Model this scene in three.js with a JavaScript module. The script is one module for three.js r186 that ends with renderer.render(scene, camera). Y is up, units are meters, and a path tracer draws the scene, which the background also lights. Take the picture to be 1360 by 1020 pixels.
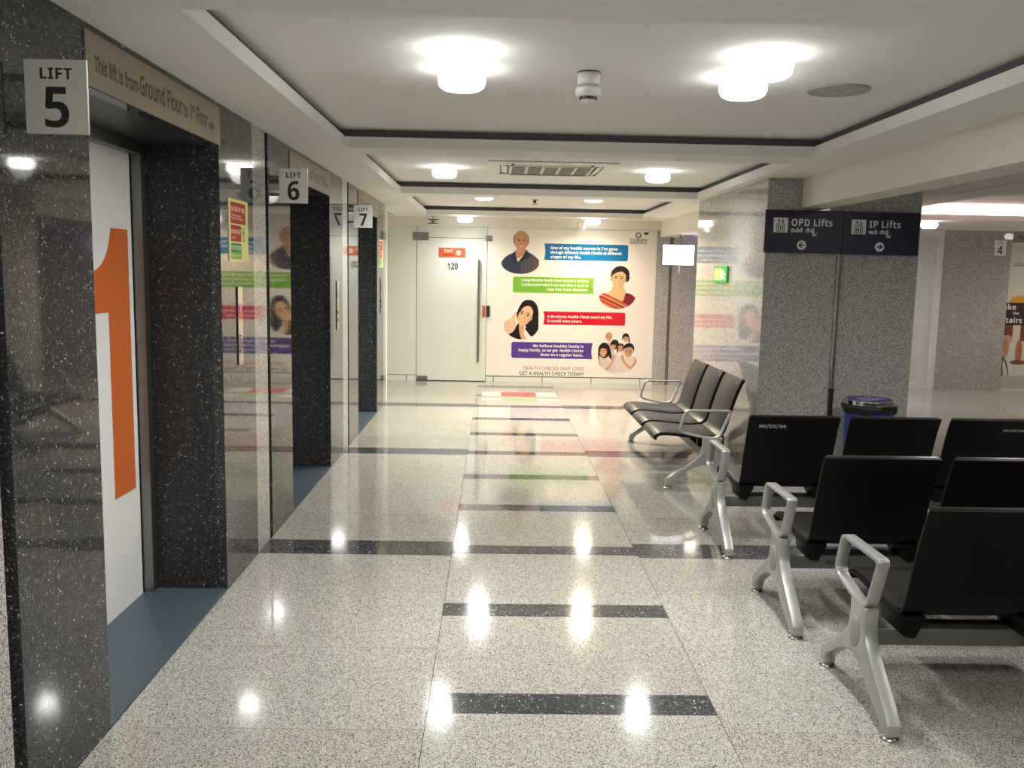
import * as THREE from 'three';
import { mergeGeometries, toCreasedNormals } from 'three/addons/utils/BufferGeometryUtils.js';
import { RoundedBoxGeometry } from 'three/addons/geometries/RoundedBoxGeometry.js';
import { TextGeometry } from 'three/addons/geometries/TextGeometry.js';
import { FontLoader } from 'three/addons/loaders/FontLoader.js';
import { RectAreaLightUniformsLib } from 'three/addons/lights/RectAreaLightUniformsLib.js';

// ---------------------------------------------------------------- camera, exposure, large lights
const scene = new THREE.Scene();
scene.background = new THREE.Color(0x000000);
const renderer = new THREE.WebGLRenderer({ antialias: true });
renderer.toneMapping = THREE.LinearToneMapping;
renderer.toneMappingExposure = 1.0;
renderer.shadowMap.enabled = true;
RectAreaLightUniformsLib.init();
const camera = new THREE.PerspectiveCamera(2 * Math.atan(510 / 1190) * 180 / Math.PI, 1360 / 1020, 0.05, 60);
camera.position.set(0, 1.6, 0);
camera.rotation.set(-0.12419, -0.020724, 0.0192, 'YXZ');
scene.add(camera);

const LAMP = 9;                                   // candela of one ceiling downlight
const COOL = new THREE.Color(1.0, 0.985, 0.95);
const WARM = new THREE.Color(1.0, 0.78, 0.54);

// ---------------------------------------------------------------- helpers
function rng(seed) { let s = seed >>> 0; return () => { s = (s + 0x6D2B79F5) | 0; let t = Math.imul(s ^ (s >>> 15), 1 | s); t = (t + Math.imul(t ^ (t >>> 7), 61 | t)) ^ t; return ((t ^ (t >>> 14)) >>> 0) / 4294967296; }; }
const rnd = rng(7);
const taken = {};
function numbered(n) { if (!(n in taken)) { taken[n] = 0; return n; } taken[n]++; return n + '_' + String(taken[n]).padStart(3, '0'); }
function shade(o) { o.castShadow = true; o.receiveShadow = true; return o; }
function tag(o, label, category, group, kind) { if (label) o.userData.label = label; if (category) o.userData.category = category; if (group) o.userData.group = group; if (kind) o.userData.kind = kind; return o; }
function thing(name, label, category, pos = [0, 0, 0], ry = 0, group) {
  const g = new THREE.Group(); g.name = numbered(name); g.position.set(...pos); g.rotation.y = ry; scene.add(g);
  return tag(g, label, category, group);
}
function part(parent, name, geo, mat, pos) { const m = shade(new THREE.Mesh(geo, mat)); m.name = name; if (pos) m.position.set(...pos); parent.add(m); return m; }
function structure(name, label, category) { const g = new THREE.Group(); g.name = name; scene.add(g); return tag(g, label, category, null, 'structure'); }
function copyOf(o, pos, ry, label, group) { const c = o.clone(); c.name = numbered(o.name.replace(/_\d{3}$/, '')); c.userData = { ...o.userData }; if (label) c.userData.label = label; if (group) c.userData.group = group; c.position.set(...pos); c.rotation.y = ry; scene.add(c); return c; }
// axis-aligned box given by its bounds, uv in metres with an offset of its own
function box(x0, x1, y0, y1, z0, z1, ou = rnd() * 7, ov = rnd() * 7) {
  const g = new THREE.BoxGeometry(x1 - x0, y1 - y0, Math.abs(z1 - z0)); g.translate((x0 + x1) / 2, (y0 + y1) / 2, (z0 + z1) / 2);
  const p = g.attributes.position, n = g.attributes.normal, uv = g.attributes.uv;
  for (let i = 0; i < p.count; i++) {
    const ax = Math.abs(n.getX(i)), ay = Math.abs(n.getY(i));
    const u = ax > 0.5 ? p.getZ(i) : p.getX(i), v = ay > 0.5 ? p.getZ(i) : p.getY(i);
    uv.setXY(i, u + ou, v + ov);
  }
  return g;
}
function metreUV(g, s = 1) { const p = g.attributes.position, n = g.attributes.normal, uv = new Float32Array(p.count * 2); for (let i = 0; i < p.count; i++) { const ax = Math.abs(n.getX(i)), ay = Math.abs(n.getY(i)), az = Math.abs(n.getZ(i)); uv[2 * i] = (ax > ay && ax > az ? p.getZ(i) : p.getX(i)) * s; uv[2 * i + 1] = (ay > ax && ay > az ? p.getZ(i) : p.getY(i)) * s; } g.setAttribute('uv', new THREE.BufferAttribute(uv, 2)); return g; }
function rbox(w, h, d, r = 0.004, s = 2) { return new RoundedBoxGeometry(w, h, d, s, r); }
function lathe(pts, seg = 40) { return new THREE.LatheGeometry(pts.map(([a, b]) => new THREE.Vector2(a, b)), seg); }
function tube(points, r, seg = 24, rs = 10, closed = false) { return new THREE.TubeGeometry(new THREE.CatmullRomCurve3(points.map((p) => new THREE.Vector3(...p)), closed), seg, r, rs, closed); }
function cyl(r, h, seg = 24, r2 = r) { return new THREE.CylinderGeometry(r2, r, h, seg); }
const S = (c) => c <= 0.04045 ? c / 12.92 : ((c + 0.055) / 1.055) ** 2.4;

// ---------------------------------------------------------------- textures
function grains(size, cell, seed, pick, wide = 1, tall = 1) {
  const R = rng(seed), n = Math.round(size / cell), data = new Uint8Array(size * size * 4);
  const gx = Math.round(n / wide), gy = Math.round(n / tall), cw = size / gx, ch = size / gy;
  const px = new Float32Array(gx * gy), py = new Float32Array(gx * gy), col = new Array(gx * gy);
  for (let i = 0; i < gx * gy; i++) { px[i] = R(); py[i] = R(); col[i] = pick(R); }
  for (let y = 0; y < size; y++) for (let x = 0; x < size; x++) {
    const cx = Math.floor(x / cw), cy = Math.floor(y / ch); let best = 1e9, bi = 0;
    for (let j = -1; j <= 1; j++) for (let i = -1; i <= 1; i++) {
      const a = (cx + i + gx) % gx, b = (cy + j + gy) % gy, k = b * gx + a;
      const dx = ((cx + i) + px[k] - x / cw) * wide, dy = ((cy + j) + py[k] - y / ch) * tall, d = dx * dx + dy * dy;
      if (d < best) { best = d; bi = k; }
    }
    const c = col[bi], o = (y * size + x) * 4, v = (R() - 0.5) * 10;
    data[o] = Math.max(0, Math.min(255, c[0] + v)); data[o + 1] = Math.max(0, Math.min(255, c[1] + v)); data[o + 2] = Math.max(0, Math.min(255, c[2] + v)); data[o + 3] = 255;
  }
  const t = new THREE.DataTexture(data, size, size, THREE.RGBAFormat);
  t.colorSpace = THREE.SRGBColorSpace; t.magFilter = THREE.LinearFilter; t.minFilter = THREE.LinearMipmapLinearFilter; t.generateMipmaps = true;
  t.wrapS = t.wrapT = THREE.RepeatWrapping; t.needsUpdate = true; return t;
}
const choose = (table) => (R) => { let r = R(); for (const [w, c] of table) { if ((r -= w) < 0) { const k = 1 + (R() - 0.5) * 0.12; return c.map((v) => v * k); } } return table[0][1]; };
const lightTex = grains(1024, 4.6, 11, choose([[0.38, [208, 206, 196]], [0.25, [190, 188, 178]], [0.18, [158, 156, 147]], [0.11, [116, 115, 108]], [0.08, [64, 63, 61]]]));
lightTex.repeat.set(1.5, 1.5);
const greyTex = grains(1024, 4.4, 23, choose([[0.33, [200, 197, 191]], [0.27, [172, 169, 166]], [0.18, [134, 132, 131]], [0.12, [222, 218, 212]], [0.10, [72, 70, 72]]]));
greyTex.repeat.set(1.25, 1.25);
const darkTex = grains(1024, 5, 37, choose([[0.56, [40, 42, 44]], [0.30, [50, 52, 54]], [0.14, [62, 65, 67]]]), 1, 0.7);
{ // scattered mineral flecks
  const d = darkTex.image.data, R = rng(41), N = 1024;
  for (let k = 0; k < 4600; k++) {
    const cx = R() * N, cy = R() * N, L = 1.3 + R() * R() * 8, w = 0.8 + R() * 1.8, a = R() * Math.PI, v = R() < 0.12 ? 150 + R() * 70 : 72 + R() * 50, ca = Math.cos(a), sa = Math.sin(a), m = Math.ceil(L + 1);
    for (let j = -m; j <= m; j++) for (let i = -m; i <= m; i++) { const p = (i * ca + j * sa) / L, q = (-i * sa + j * ca) / w; if (p * p + q * q < 1) { const o = ((((Math.floor(cy) + j) % N + N) % N) * N + ((Math.floor(cx) + i) % N + N) % N) * 4; d[o] = v; d[o + 1] = v * 1.01; d[o + 2] = v * 1.01; } }
  }
}
darkTex.repeat.set(0.95, 0.95);
function canvasTex(w, h, draw) { const c = document.createElement('canvas'); c.width = w; c.height = h; const g = c.getContext('2d'); draw(g, w, h); const t = new THREE.CanvasTexture(c); t.colorSpace = THREE.SRGBColorSpace; t.anisotropy = 8; return t; }

// ---------------------------------------------------------------- materials
const std = (color, roughness = 0.6, metalness = 0, extra = {}) => new THREE.MeshStandardMaterial({ color, roughness, metalness, ...extra });
const phys = (o) => new THREE.MeshPhysicalMaterial(o);
const M = {
  lightGranite: phys({ map: lightTex, roughness: 0.085, ior: 1.48 }),
  lightGranite2: phys({ map: lightTex, color: new THREE.Color(0.95, 0.94, 0.93), roughness: 0.09, ior: 1.48 }),
  darkFloor: phys({ map: darkTex, color: new THREE.Color(2.0, 2.0, 2.02), roughness: 0.08, ior: 1.48 }),
  darkGranite: phys({ map: darkTex, color: new THREE.Color(1.25, 1.25, 1.25), roughness: 0.04, ior: 1.5 }),
  darkHoned: phys({ map: darkTex, roughness: 0.32, ior: 1.4 }),
  greyGranite: phys({ map: greyTex, roughness: 0.05, ior: 1.5 }),
  grout: std(0x2c2a27, 0.9),
  black: std(0x060606, 0.5),
  plaster: std(0xeeede8, 0.85),
  groove: std(0x66666a, 0.9),  // tray recess walls: their shade is put into this dark grey
  plasterWarm: std(0xe9e5da, 0.8),
  wallPaint: std(0xe2e0da, 0.8),
  whiteGlass: phys({ color: 0xe6e9e0, roughness: 0.06, ior: 1.5 }),
  steel: std(0xb9bab8, 0.28, 1),
  steelDull: std(0x8f908c, 0.42, 1),
  aluminium: std(0xb4b6b2, 0.4, 0.6),
  chrome: std(0xd6d6d4, 0.12, 1),
  blackSeat: phys({ color: 0x211f1d, roughness: 0.4 }),
  shell: phys({ color: 0x080909, roughness: 0.55, ior: 1.28 }),
  blackEdge: phys({ color: 0x080909, roughness: 0.55, ior: 1.28 }),
  beamSteel: std(0x6c6e6c, 0.45, 0.6),
  matBlue: phys({ color: 0x4d5d69, roughness: 0.38 }),
  doorWhite: phys({ color: 0xf4f4f2, roughness: 0.28 }),
  orangeFilm: phys({ color: 0xd8723a, roughness: 0.3 }),
  plastic: phys({ color: 0xe8e6df, roughness: 0.4 }),
  greyPlastic: std(0x9a978e, 0.6),
  darkPlastic: std(0x1d1d1e, 0.45),
  frameWhite: phys({ color: 0xe6e0e2, roughness: 0.35 }),
  lens: new THREE.MeshStandardMaterial({ color: 0xffffff, emissive: new THREE.Color(1.0, 0.985, 0.95), emissiveIntensity: 11, roughness: 0.5 }),
  lensWarm: new THREE.MeshStandardMaterial({ color: 0xffffff, emissive: new THREE.Color(1.0, 0.94, 0.84), emissiveIntensity: 11, roughness: 0.5 }),
};

// ---------------------------------------------------------------- dimensions (metres, camera at x 0, z 0, looking down -z)
const LW = -1.31, SOF = 2.36, TOP = 2.475, TOPR = 2.56, FASC = 0.065, BACK = -13.04;
const XR = 9.5, ZN = 4.0;
const opens = [[2.97, 4.338], [5.805, 7.173], [8.64, 10.02]];             // lift openings (distance down the hall)
const strips = [[2.09, 2.36], [4.925, 5.19], [7.765, 8.02], [10.6, 10.86]]; // light granite strips

// ---------------------------------------------------------------- floor
{
  const floor = structure('floor', 'polished speckled granite floor with dark inlaid strips', 'floor');
  part(floor, 'screed', box(-2.6, XR, -0.12, -0.012, ZN, BACK - 0.15), M.grout);
  const G = 0.0013, tiles = (x0, x1, z0, z1, dark) => {                    // z as distance down the hall, z0 < z1
    const m = dark ? M.darkFloor : (rnd() < 0.5 ? M.lightGranite : M.lightGranite2);
    part(floor, dark ? 'inlay_strip' : 'tile', box(x0 + G, x1 - G, -0.012, 0, -z0 - G, -z1 + G), m);
  };
  const A = -0.223, B = 0.842;
  const side = (x0, x1, from, to, inlay = true) => {
    for (let k = -3; k < 5; k++) {
      const s = 4.925 + 2.81 * (k - 1), cuts = [s, s + 0.265, s + 0.86, s + 1.545, s + 2.23, s + 2.81];
      for (let i = 0; i < 5; i++) { const a = Math.max(cuts[i], from), b = Math.min(cuts[i + 1], to); if (b - a > 0.02) tiles(x0, x1, a, b, inlay && i === 0); }
    }
  };
  side(LW, A, -ZN, -BACK);
  side(-2.6, LW, 10.9, -BACK);
  for (let k = -8; k < 12; k++) {
    const s = 3.097 + 0.9345 * k; const a0 = Math.max(s, -ZN), a1 = Math.min(s + 0.157, -BACK), b1 = Math.min(s + 0.9345, -BACK);
    if (a1 - a0 > 0.02) tiles(A, B, a0, a1, true);
    if (b1 - Math.max(s + 0.157, -ZN) > 0.02) tiles(A, B, Math.max(s + 0.157, -ZN), b1, false);
  }
  for (let x = B; x < XR - 0.1; x += 1.083) side(x, Math.min(x + 1.083, XR), -ZN, -BACK, x < 2.5);
}

// ---------------------------------------------------------------- ceiling with recessed trays
const trays = [[-0.955, 2.005, 2.44, -0.5], [-0.955, 2.005, 5.785, 2.81], [-0.955, 2.005, 9.09, 6.14], [-0.955, 2.005, 12.4, 9.5], [4.43, 7.6, 11.4, 8.04], [4.43, 7.6, 7.6, 4.6]]; // x0,x1,far,near
{
  const ceil = structure('ceiling', 'white plaster ceiling with square recessed trays', 'ceiling');
  const sh = new THREE.Shape(); sh.moveTo(-2.6, -ZN); sh.lineTo(XR, -ZN); sh.lineTo(XR, -BACK); sh.lineTo(-2.6, -BACK); sh.closePath();
  const hole = (x0, x1, a, b) => { const h = new THREE.Path(); h.moveTo(x0, a); h.lineTo(x0, b); h.lineTo(x1, b); h.lineTo(x1, a); h.closePath(); sh.holes.push(h); };
  for (const [x0, x1, f, n] of trays) hole(x0, x1, n, f);
  hole(3.45, 4.03, 5.4, 8.07);                                            // service hatch opening
  hole(-2.55, -1.42, 11.0, 12.75);                                         // open gap over the side alcove
  const g = new THREE.ExtrudeGeometry(sh, { depth: FASC, bevelEnabled: false }); g.rotateX(-Math.PI / 2); g.translate(0, SOF, 0);
  // after the turn shape y runs to -z
  part(ceil, 'soffit', metreUV(g), M.plaster);
  part(ceil, 'upper_ceiling', box(-2.6, 2.5, TOP, TOPR + 0.1, ZN, BACK), M.plaster);
  part(ceil, 'upper_ceiling', box(2.5, XR, TOPR, TOPR + 0.1, ZN, BACK), M.plaster);
  part(ceil, 'hatch_panel', box(3.458, 4.022, SOF + 0.004, SOF + 0.03, -5.408, -8.062), M.plaster);
  for (const [x0, x1, f, n] of trays) {
    const o = x0 > 3 ? 0.2 : 0.045, y0 = SOF + FASC, TP = x0 > 3 ? TOPR : TOP, m = x0 > 3 ? M.plaster : M.groove;  // lift hall trays get the recess shade as wall colour
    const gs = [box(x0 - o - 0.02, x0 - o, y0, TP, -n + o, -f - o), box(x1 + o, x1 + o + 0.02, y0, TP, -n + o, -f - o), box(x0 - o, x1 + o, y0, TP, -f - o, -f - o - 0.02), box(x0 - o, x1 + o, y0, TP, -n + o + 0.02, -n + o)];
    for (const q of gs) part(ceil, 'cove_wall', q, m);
  }
}
{
  const b = structure('ceiling_beam', 'cream dropped beam running beside the granite column', 'beam');
  part(b, 'beam_run', box(2.37, 2.6, 2.14, SOF, ZN, -7.03), M.plasterWarm);
  part(b, 'beam_run', box(2.37, 2.6, 2.14, SOF, -9.4, BACK), M.plasterWarm);
  part(b, 'bulkhead', box(-2.6, 2.37, 2.235, SOF, -13.0, BACK), M.plasterWarm);
  part(b, 'bulkhead', box(2.6, XR, 2.325, SOF, -12.9, BACK), M.plaster);
}

// ---------------------------------------------------------------- left wall with the lifts
{
  const w = structure('wall_left', 'polished dark granite lift wall with pale granite strips', 'wall');
  const T = 0.05, X0 = LW - T, D = -1.69;
  const dark = (a, b, y0 = 0, y1 = SOF) => part(w, 'granite_panel', box(X0, LW, y0, y1, -a, -b), M.darkGranite);
  const pale = (a, b) => part(w, 'pale_strip', box(X0, LW, 0, SOF, -a, -b), M.greyGranite);
  part(w, 'joint_backing', box(X0 - 0.02, X0 - 0.001, 0, SOF, ZN, -2.95), M.black);
  dark(-4, -2.2); dark(-2.198, -0.4); dark(-0.398, 1.1); dark(1.102, 2.088);
  pale(2.09, 2.36);
  const joint = 0.066;
  opens.forEach(([a, b], i) => {
    dark(strips[i][1] + joint, a);
    dark(b, strips[i + 1][0] - 0.001);
    pale(strips[i + 1][0], strips[i + 1][1]);
    part(w, 'joint_backing', box(X0 - 0.02, X0 - 0.001, 0, SOF, -b - 0.03, i < 2 ? -opens[i + 1][0] + 0.03 : -10.86), M.black);
    part(w, 'lintel', box(X0, LW, 2.162, SOF, -a, -b), M.darkGranite);
    part(w, 'head_slab', box(D, X0, 2.162, 2.2, -a, -b), M.darkHoned);
    part(w, 'jamb_slab', box(D, X0, 0, 2.2, -a + 0.03, -a), M.darkHoned);
    part(w, 'jamb_slab', box(D, X0, 0, 2.2, -b, -b - 0.03), M.darkHoned);
  });
  part(w, 'wall_end', box(-2.6, LW, 0, SOF, -10.862, -10.96), M.plaster);
  part(w, 'outer_shell', box(-2.75, -2.6, -0.1, TOPR + 0.1, ZN, BACK - 0.15), M.wallPaint);
}
// the lift doors
opens.forEach(([a, b], i) => {
  const d = structure('door_' + (i + 2), ['white lift door with large orange numeral one', 'white lift door in the recess marked lift 6', 'white lift door in the recess marked lift 7'][i], 'lift door');
  part(d, 'door_panel', box(-1.74, -1.70, 0.004, 2.162, -a + 0.02, -b + 0.075), M.doorWhite);
  part(d, 'door_panel', box(-1.745, -1.705, 0.004, 2.2, -b + 0.07, -b - 0.03), M.black);
  part(d, 'door_frame', box(-1.70, -1.652, 0, 2.162, -b + 0.062, -b + 0.002), M.steelDull);
  part(d, 'door_frame', box(-1.70, -1.652, 0, 2.162, -a - 0.002, -a - 0.062), M.steelDull);
  part(d, 'door_head', box(-1.70, -1.652, 2.11, 2.162, -a - 0.062, -b + 0.062), M.steelDull);
  if (i === 0) {                                                            // the numeral: flag, stem
    const s = new THREE.Shape();                                            // along the hall (p), height (q)
    s.moveTo(3.79, 1.39); s.lineTo(3.79, 1.565); s.bezierCurveTo(3.93, 1.57, 4.0, 1.63, 4.035, 1.76); s.lineTo(4.215, 1.76); s.lineTo(4.215, 0.545); s.lineTo(3.985, 0.545); s.lineTo(3.985, 1.39); s.closePath();
    const g = new THREE.ExtrudeGeometry(s, { depth: 0.002, bevelEnabled: false, curveSegments: 16 }); g.rotateY(Math.PI / 2); // shape x -> -z
    part(d, 'numeral', g, M.orangeFilm, [-1.70, 0, 0]);
  }
});
opens.forEach(([a, b], i) => {
  const m = part(scene, 'floor_mat', box(-1.70, LW - 0.002, 0.0, 0.006, -a - 0.002, -b + 0.002), M.matBlue); m.name = numbered('floor_mat');
  tag(m, ['blue vinyl mat in front of the door with the orange numeral', 'blue vinyl mat in the middle lift recess', 'blue vinyl mat in the last recess before the glass door'][i], 'mat', 'blue mats in the lift recesses');
  part(m, 'threshold', box(-1.70, LW, -0.012, 0.0, -a, -b), M.darkGranite);
});

// ---------------------------------------------------------------- back wall
{
  const w = structure('wall_back', 'white glass partition and grey granite end wall', 'wall');
  const Z = BACK;
  part(w, 'backing', box(-2.6, XR, 0, TOPR, Z - 0.05, Z - 0.15), M.wallPaint);
  part(w, 'glass_panel', box(-2.6, -1.137, 0.085, 2.235, Z, Z - 0.012), M.whiteGlass);
  part(w, 'glass_panel', box(-1.131, -0.122, 2.075, 2.235, Z, Z - 0.012), M.whiteGlass);
  part(w, 'glass_panel', box(-0.115, 2.325, 0.09, 2.235, Z, Z - 0.012), M.whiteGlass);
  for (const [a, b] of [[-2.6, -1.905], [-1.895, -1.285], [-1.275, -1.137], [-0.115, -0.012], [-0.002, 0.705], [0.715, 1.425], [1.435, 2.145], [2.155, 2.325]]) part(w, 'base_panel', box(a, b, 0, 0.078, Z + 0.0, Z - 0.012), M.whiteGlass);
  part(w, 'panel_backing', box(-2.6, 2.325, 0, 2.25, Z - 0.013, Z - 0.05), M.grout);
  const slab = (a, b, y1 = SOF) => part(w, 'granite_slab', box(a, b, 0, y1, Z, Z - 0.05), M.greyGranite);
  slab(2.327, 2.515); slab(2.56, 3.3); slab(3.302, 4.4); slab(4.402, 5.58); slab(6.505, 7.5);
  part(w, 'groove', box(2.515, 2.56, 0, SOF, Z - 0.012, Z - 0.05), std(0x6d6762, 0.5));
  part(w, 'granite_slab', box(7.5, 8.9, 2.16, SOF, Z, Z - 0.05), M.greyGranite);
  slab(8.9, XR);
  part(w, 'spandrel', box(5.58, 6.505, 2.33, SOF, Z, Z - 0.05), M.plaster);
}
{ // frosted window with white frame
  const w = structure('window_1', 'frosted glass door light in white frame beyond the granite column', 'window');
  const Z = BACK + 0.01;
  part(w, 'window_frame', box(6.415, 6.5, 0.0, 2.325, Z, Z - 0.06), M.frameWhite);
  part(w, 'window_frame', box(5.585, 5.66, 0.0, 2.325, Z, Z - 0.06), M.frameWhite);
  part(w, 'window_frame', box(5.66, 6.415, 2.22, 2.325, Z, Z - 0.06), M.frameWhite);
  part(w, 'window_frame', box(5.66, 6.415, 0.0, 0.085, Z, Z - 0.06), M.frameWhite);
  part(w, 'pane', box(5.66, 6.415, 0.085, 2.22, Z - 0.03, Z - 0.042), phys({ color: 0xd8d8d4, roughness: 0.3 }));
}
{ // glass door 120
  const d = structure('door_1', 'white frameless glass door with long steel handle', 'door');
  const Z = BACK + 0.002;
  part(d, 'door_leaf', box(-1.129, -0.124, 0.012, 2.068, Z + 0.004, Z - 0.009), M.whiteGlass);
  const hinge = (x, y, w, h) => part(d, 'patch_fitting', rbox(w, h, 0.035), M.steelDull, [x, y, Z]);
  hinge(-1.075, 2.088, 0.225, 0.115); hinge(-0.1, 2.075, 0.09, 0.075); hinge(-1.045, 0.042, 0.15, 0.062);
  const h = part(d, 'handle', cyl(0.017, 1.48, 16), M.steelDull, [-0.236, 1.03, Z + 0.06]);
  for (const y of [-0.62, 0.62]) { const q = cyl(0.009, 0.06, 10); q.rotateX(Math.PI / 2); part(h, 'standoff', q, M.steelDull, [0, y, -0.03]); }
  part(d, 'lock_case', rbox(0.05, 0.16, 0.03), M.darkPlastic, [-0.098, 1.03, Z + 0.017]);
  part(d, 'keypad', rbox(0.042, 0.16, 0.02), std(0xc4552c, 0.5), [-0.16, 1.03, Z + 0.013]);
}
{ // room closed on the other sides
  const r = structure('wall_right', 'plain painted wall at the end of the second hall', 'wall');
  part(r, 'wall_slab', box(XR, XR + 0.15, -0.1, TOPR + 0.1, ZN, BACK - 0.15), M.wallPaint);
  const n = structure('wall_rear', 'plain painted wall closing the hall', 'wall');
  part(n, 'wall_slab', box(-2.75, XR + 0.15, -0.1, TOPR + 0.1, ZN + 0.15, ZN), M.wallPaint);
}
{ // the granite column
  const c = structure('column', 'broad grey granite column carrying the lift direction signs', 'column');
  part(c, 'core', box(2.13, 3.28, 0, SOF, -7.06, -9.37), M.grout);
  const f = (a, b, y0, y1) => part(c, 'granite_slab', box(a, b, y0, y1, -7.03, -7.06), M.greyGranite);
  f(2.10, 2.672, 0, SOF); f(2.676, 3.31, 0, SOF);
  part(c, 'granite_slab', box(2.10, 2.13, 0, SOF, -7.061, -8.2), M.greyGranite);
  part(c, 'granite_slab', box(2.10, 2.13, 0, SOF, -8.202, -9.4), M.greyGranite);
  part(c, 'granite_slab', box(3.28, 3.31, 0, SOF, -7.061, -9.4), M.greyGranite);
  part(c, 'granite_slab', box(2.13, 3.28, 0, SOF, -9.37, -9.4), M.greyGranite);
}
{ // lift 4 with its poster
  const d = structure('door_5', 'lift door beyond the granite wall marked lift 4', 'lift door');
  part(d, 'door_panel', box(7.5, 8.9, 0.0, 2.16, BACK - 0.02, BACK - 0.05), M.doorWhite);
}

// ================================================================ OBJECTS
// ---------------------------------------------------------------- waiting benches
function roundedPoly(pts, rad) {                                            // closed outline with rounded corners
  const s = new THREE.Path(), n = pts.length;
  for (let i = 0; i < n; i++) {
    const p = new THREE.Vector2(...pts[i]), a = new THREE.Vector2(...pts[(i + n - 1) % n]), b = new THREE.Vector2(...pts[(i + 1) % n]);
    const r = Math.min(rad[i], p.distanceTo(a) * 0.49, p.distanceTo(b) * 0.49);
    const q0 = p.clone().add(a.clone().sub(p).setLength(r)), q1 = p.clone().add(b.clone().sub(p).setLength(r));
    if (i === 0) s.moveTo(q0.x, q0.y); else s.lineTo(q0.x, q0.y);
    s.quadraticCurveTo(p.x, p.y, q1.x, q1.y);
  }
  s.closePath(); return s;
}
function inset(pts, d) {                                                    // offset polygon inwards (counter-clockwise input)
  const n = pts.length, out = [];
  const line = (a, b) => { const dx = b[0] - a[0], dy = b[1] - a[1], l = Math.hypot(dx, dy); return [a[0] - dy / l * d, a[1] + dx / l * d, dx / l, dy / l]; };
  for (let i = 0; i < n; i++) {
    const [x1, y1, ax, ay] = line(pts[(i + n - 1) % n], pts[i]), [x2, y2, bx, by] = line(pts[i], pts[(i + 1) % n]);
    const t = ((x2 - x1) * by - (y2 - y1) * bx) / (ax * by - ay * bx); out.push([x1 + ax * t, y1 + ay * t]);
  }
  return out;
}
// profile shapes are drawn as (forward, height); extruded along the bench; then forward -> -z, along -> x
function alongBench(g, from) { g.rotateY(Math.PI / 2); /* shape x -> -z, depth -> x */ g.translate(from, 0, 0); return g; }
function extr(shape, depth, bevel = 0.003, seg = 14) { return toCreasedNormals(new THREE.ExtrudeGeometry(shape, { depth: depth - 2 * bevel, bevelEnabled: bevel > 0, bevelThickness: bevel, bevelSize: bevel * 0.8, bevelOffset: -bevel * 0.8, bevelSegments: 2, curveSegments: seg }).translate(0, 0, bevel), 0.6); }
function ribbon(center, lo, hi, n = 26) {                                   // closed outline between two offsets of a smooth centre line
  const c = new THREE.CatmullRomCurve3(center.map(([a, b]) => new THREE.Vector3(a, b, 0)), false, 'centripetal'), up = [], dn = [];
  for (let i = 0; i <= n; i++) { const t = i / n, p = c.getPoint(t), d = c.getTangent(t); up.push([p.x - d.y * hi, p.y + d.x * hi]); dn.push([p.x - d.y * lo, p.y + d.x * lo]); }
  const s = new THREE.Shape(); [...up, ...dn.reverse()].forEach(([x, y], i) => (i ? s.lineTo(x, y) : s.moveTo(x, y))); s.closePath(); return s;
}
const seatLine = [[0.392, 0.352], [0.385, 0.378], [0.35, 0.396], [0.27, 0.398], [0.14, 0.386], [0.02, 0.377], [-0.075, 0.384]];
const backLine = [[-0.086, 0.386], [-0.125, 0.412], [-0.148, 0.47], [-0.172, 0.56], [-0.205, 0.67], [-0.24, 0.765], [-0.268, 0.822]];
const seatPad = extr(ribbon(seatLine, -0.010, -0.001), 0.495, 0.003), seatShell = extr(ribbon(seatLine, 0.0, 0.014), 0.518, 0.003);
const backPad = extr(ribbon(backLine, -0.010, -0.001), 0.495, 0.003), backShell = extr(ribbon(backLine, 0.0, 0.014), 0.518, 0.003);
const tabGeo = (() => { const s = new THREE.Shape(); s.moveTo(0, 0.385); s.lineTo(0.014, 0.305); s.lineTo(0.05, 0.302); s.lineTo(0.085, 0.372); s.lineTo(0.085, 0.385); s.closePath(); return extr(s, 0.2, 0.003); })();
const armPts = [[0.183, 0.602], [-0.168, 0.602], [-0.078, 0.378], [0.04, 0.384], [0.243, 0.428]];
const armGeo = (() => {
  const rad = [0.03, 0.03, 0.075, 0.05, 0.06], s = new THREE.Shape(roundedPoly(armPts, rad).getPoints(8));
  s.holes.push(new THREE.Path(roundedPoly(inset(armPts, 0.0145), rad.map((r) => Math.max(0.012, r - 0.012))).getPoints(8)));
  return extr(s, 0.046, 0.004);
})();
const legGeo = (() => {
  const s = new THREE.Shape();
  s.moveTo(0.05, 0.392); s.bezierCurveTo(0.042, 0.34, 0.05, 0.30, 0.064, 0.265);
  s.bezierCurveTo(0.10, 0.225, 0.21, 0.16, 0.298, 0.088); s.bezierCurveTo(0.318, 0.07, 0.322, 0.05, 0.322, 0.02); s.lineTo(0.276, 0.02); s.bezierCurveTo(0.276, 0.05, 0.262, 0.062, 0.24, 0.078);
  s.bezierCurveTo(0.16, 0.13, 0.10, 0.176, 0.03, 0.182); s.bezierCurveTo(-0.03, 0.186, -0.075, 0.165, -0.12, 0.122); s.bezierCurveTo(-0.18, 0.075, -0.235, 0.055, -0.266, 0.04); s.lineTo(-0.27, 0.02);
  s.lineTo(-0.326, 0.02); s.lineTo(-0.33, 0.062); s.bezierCurveTo(-0.25, 0.15, -0.13, 0.22, -0.10, 0.29); s.bezierCurveTo(-0.088, 0.33, -0.09, 0.36, -0.10, 0.392); s.closePath();
  return extr(s, 0.052, 0.008, 10);
})();
const footGeo = lathe([[0, 0], [0.033, 0], [0.033, 0.006], [0.026, 0.013], [0.012, 0.017], [0.011, 0.03], [0, 0.03]], 24);
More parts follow.
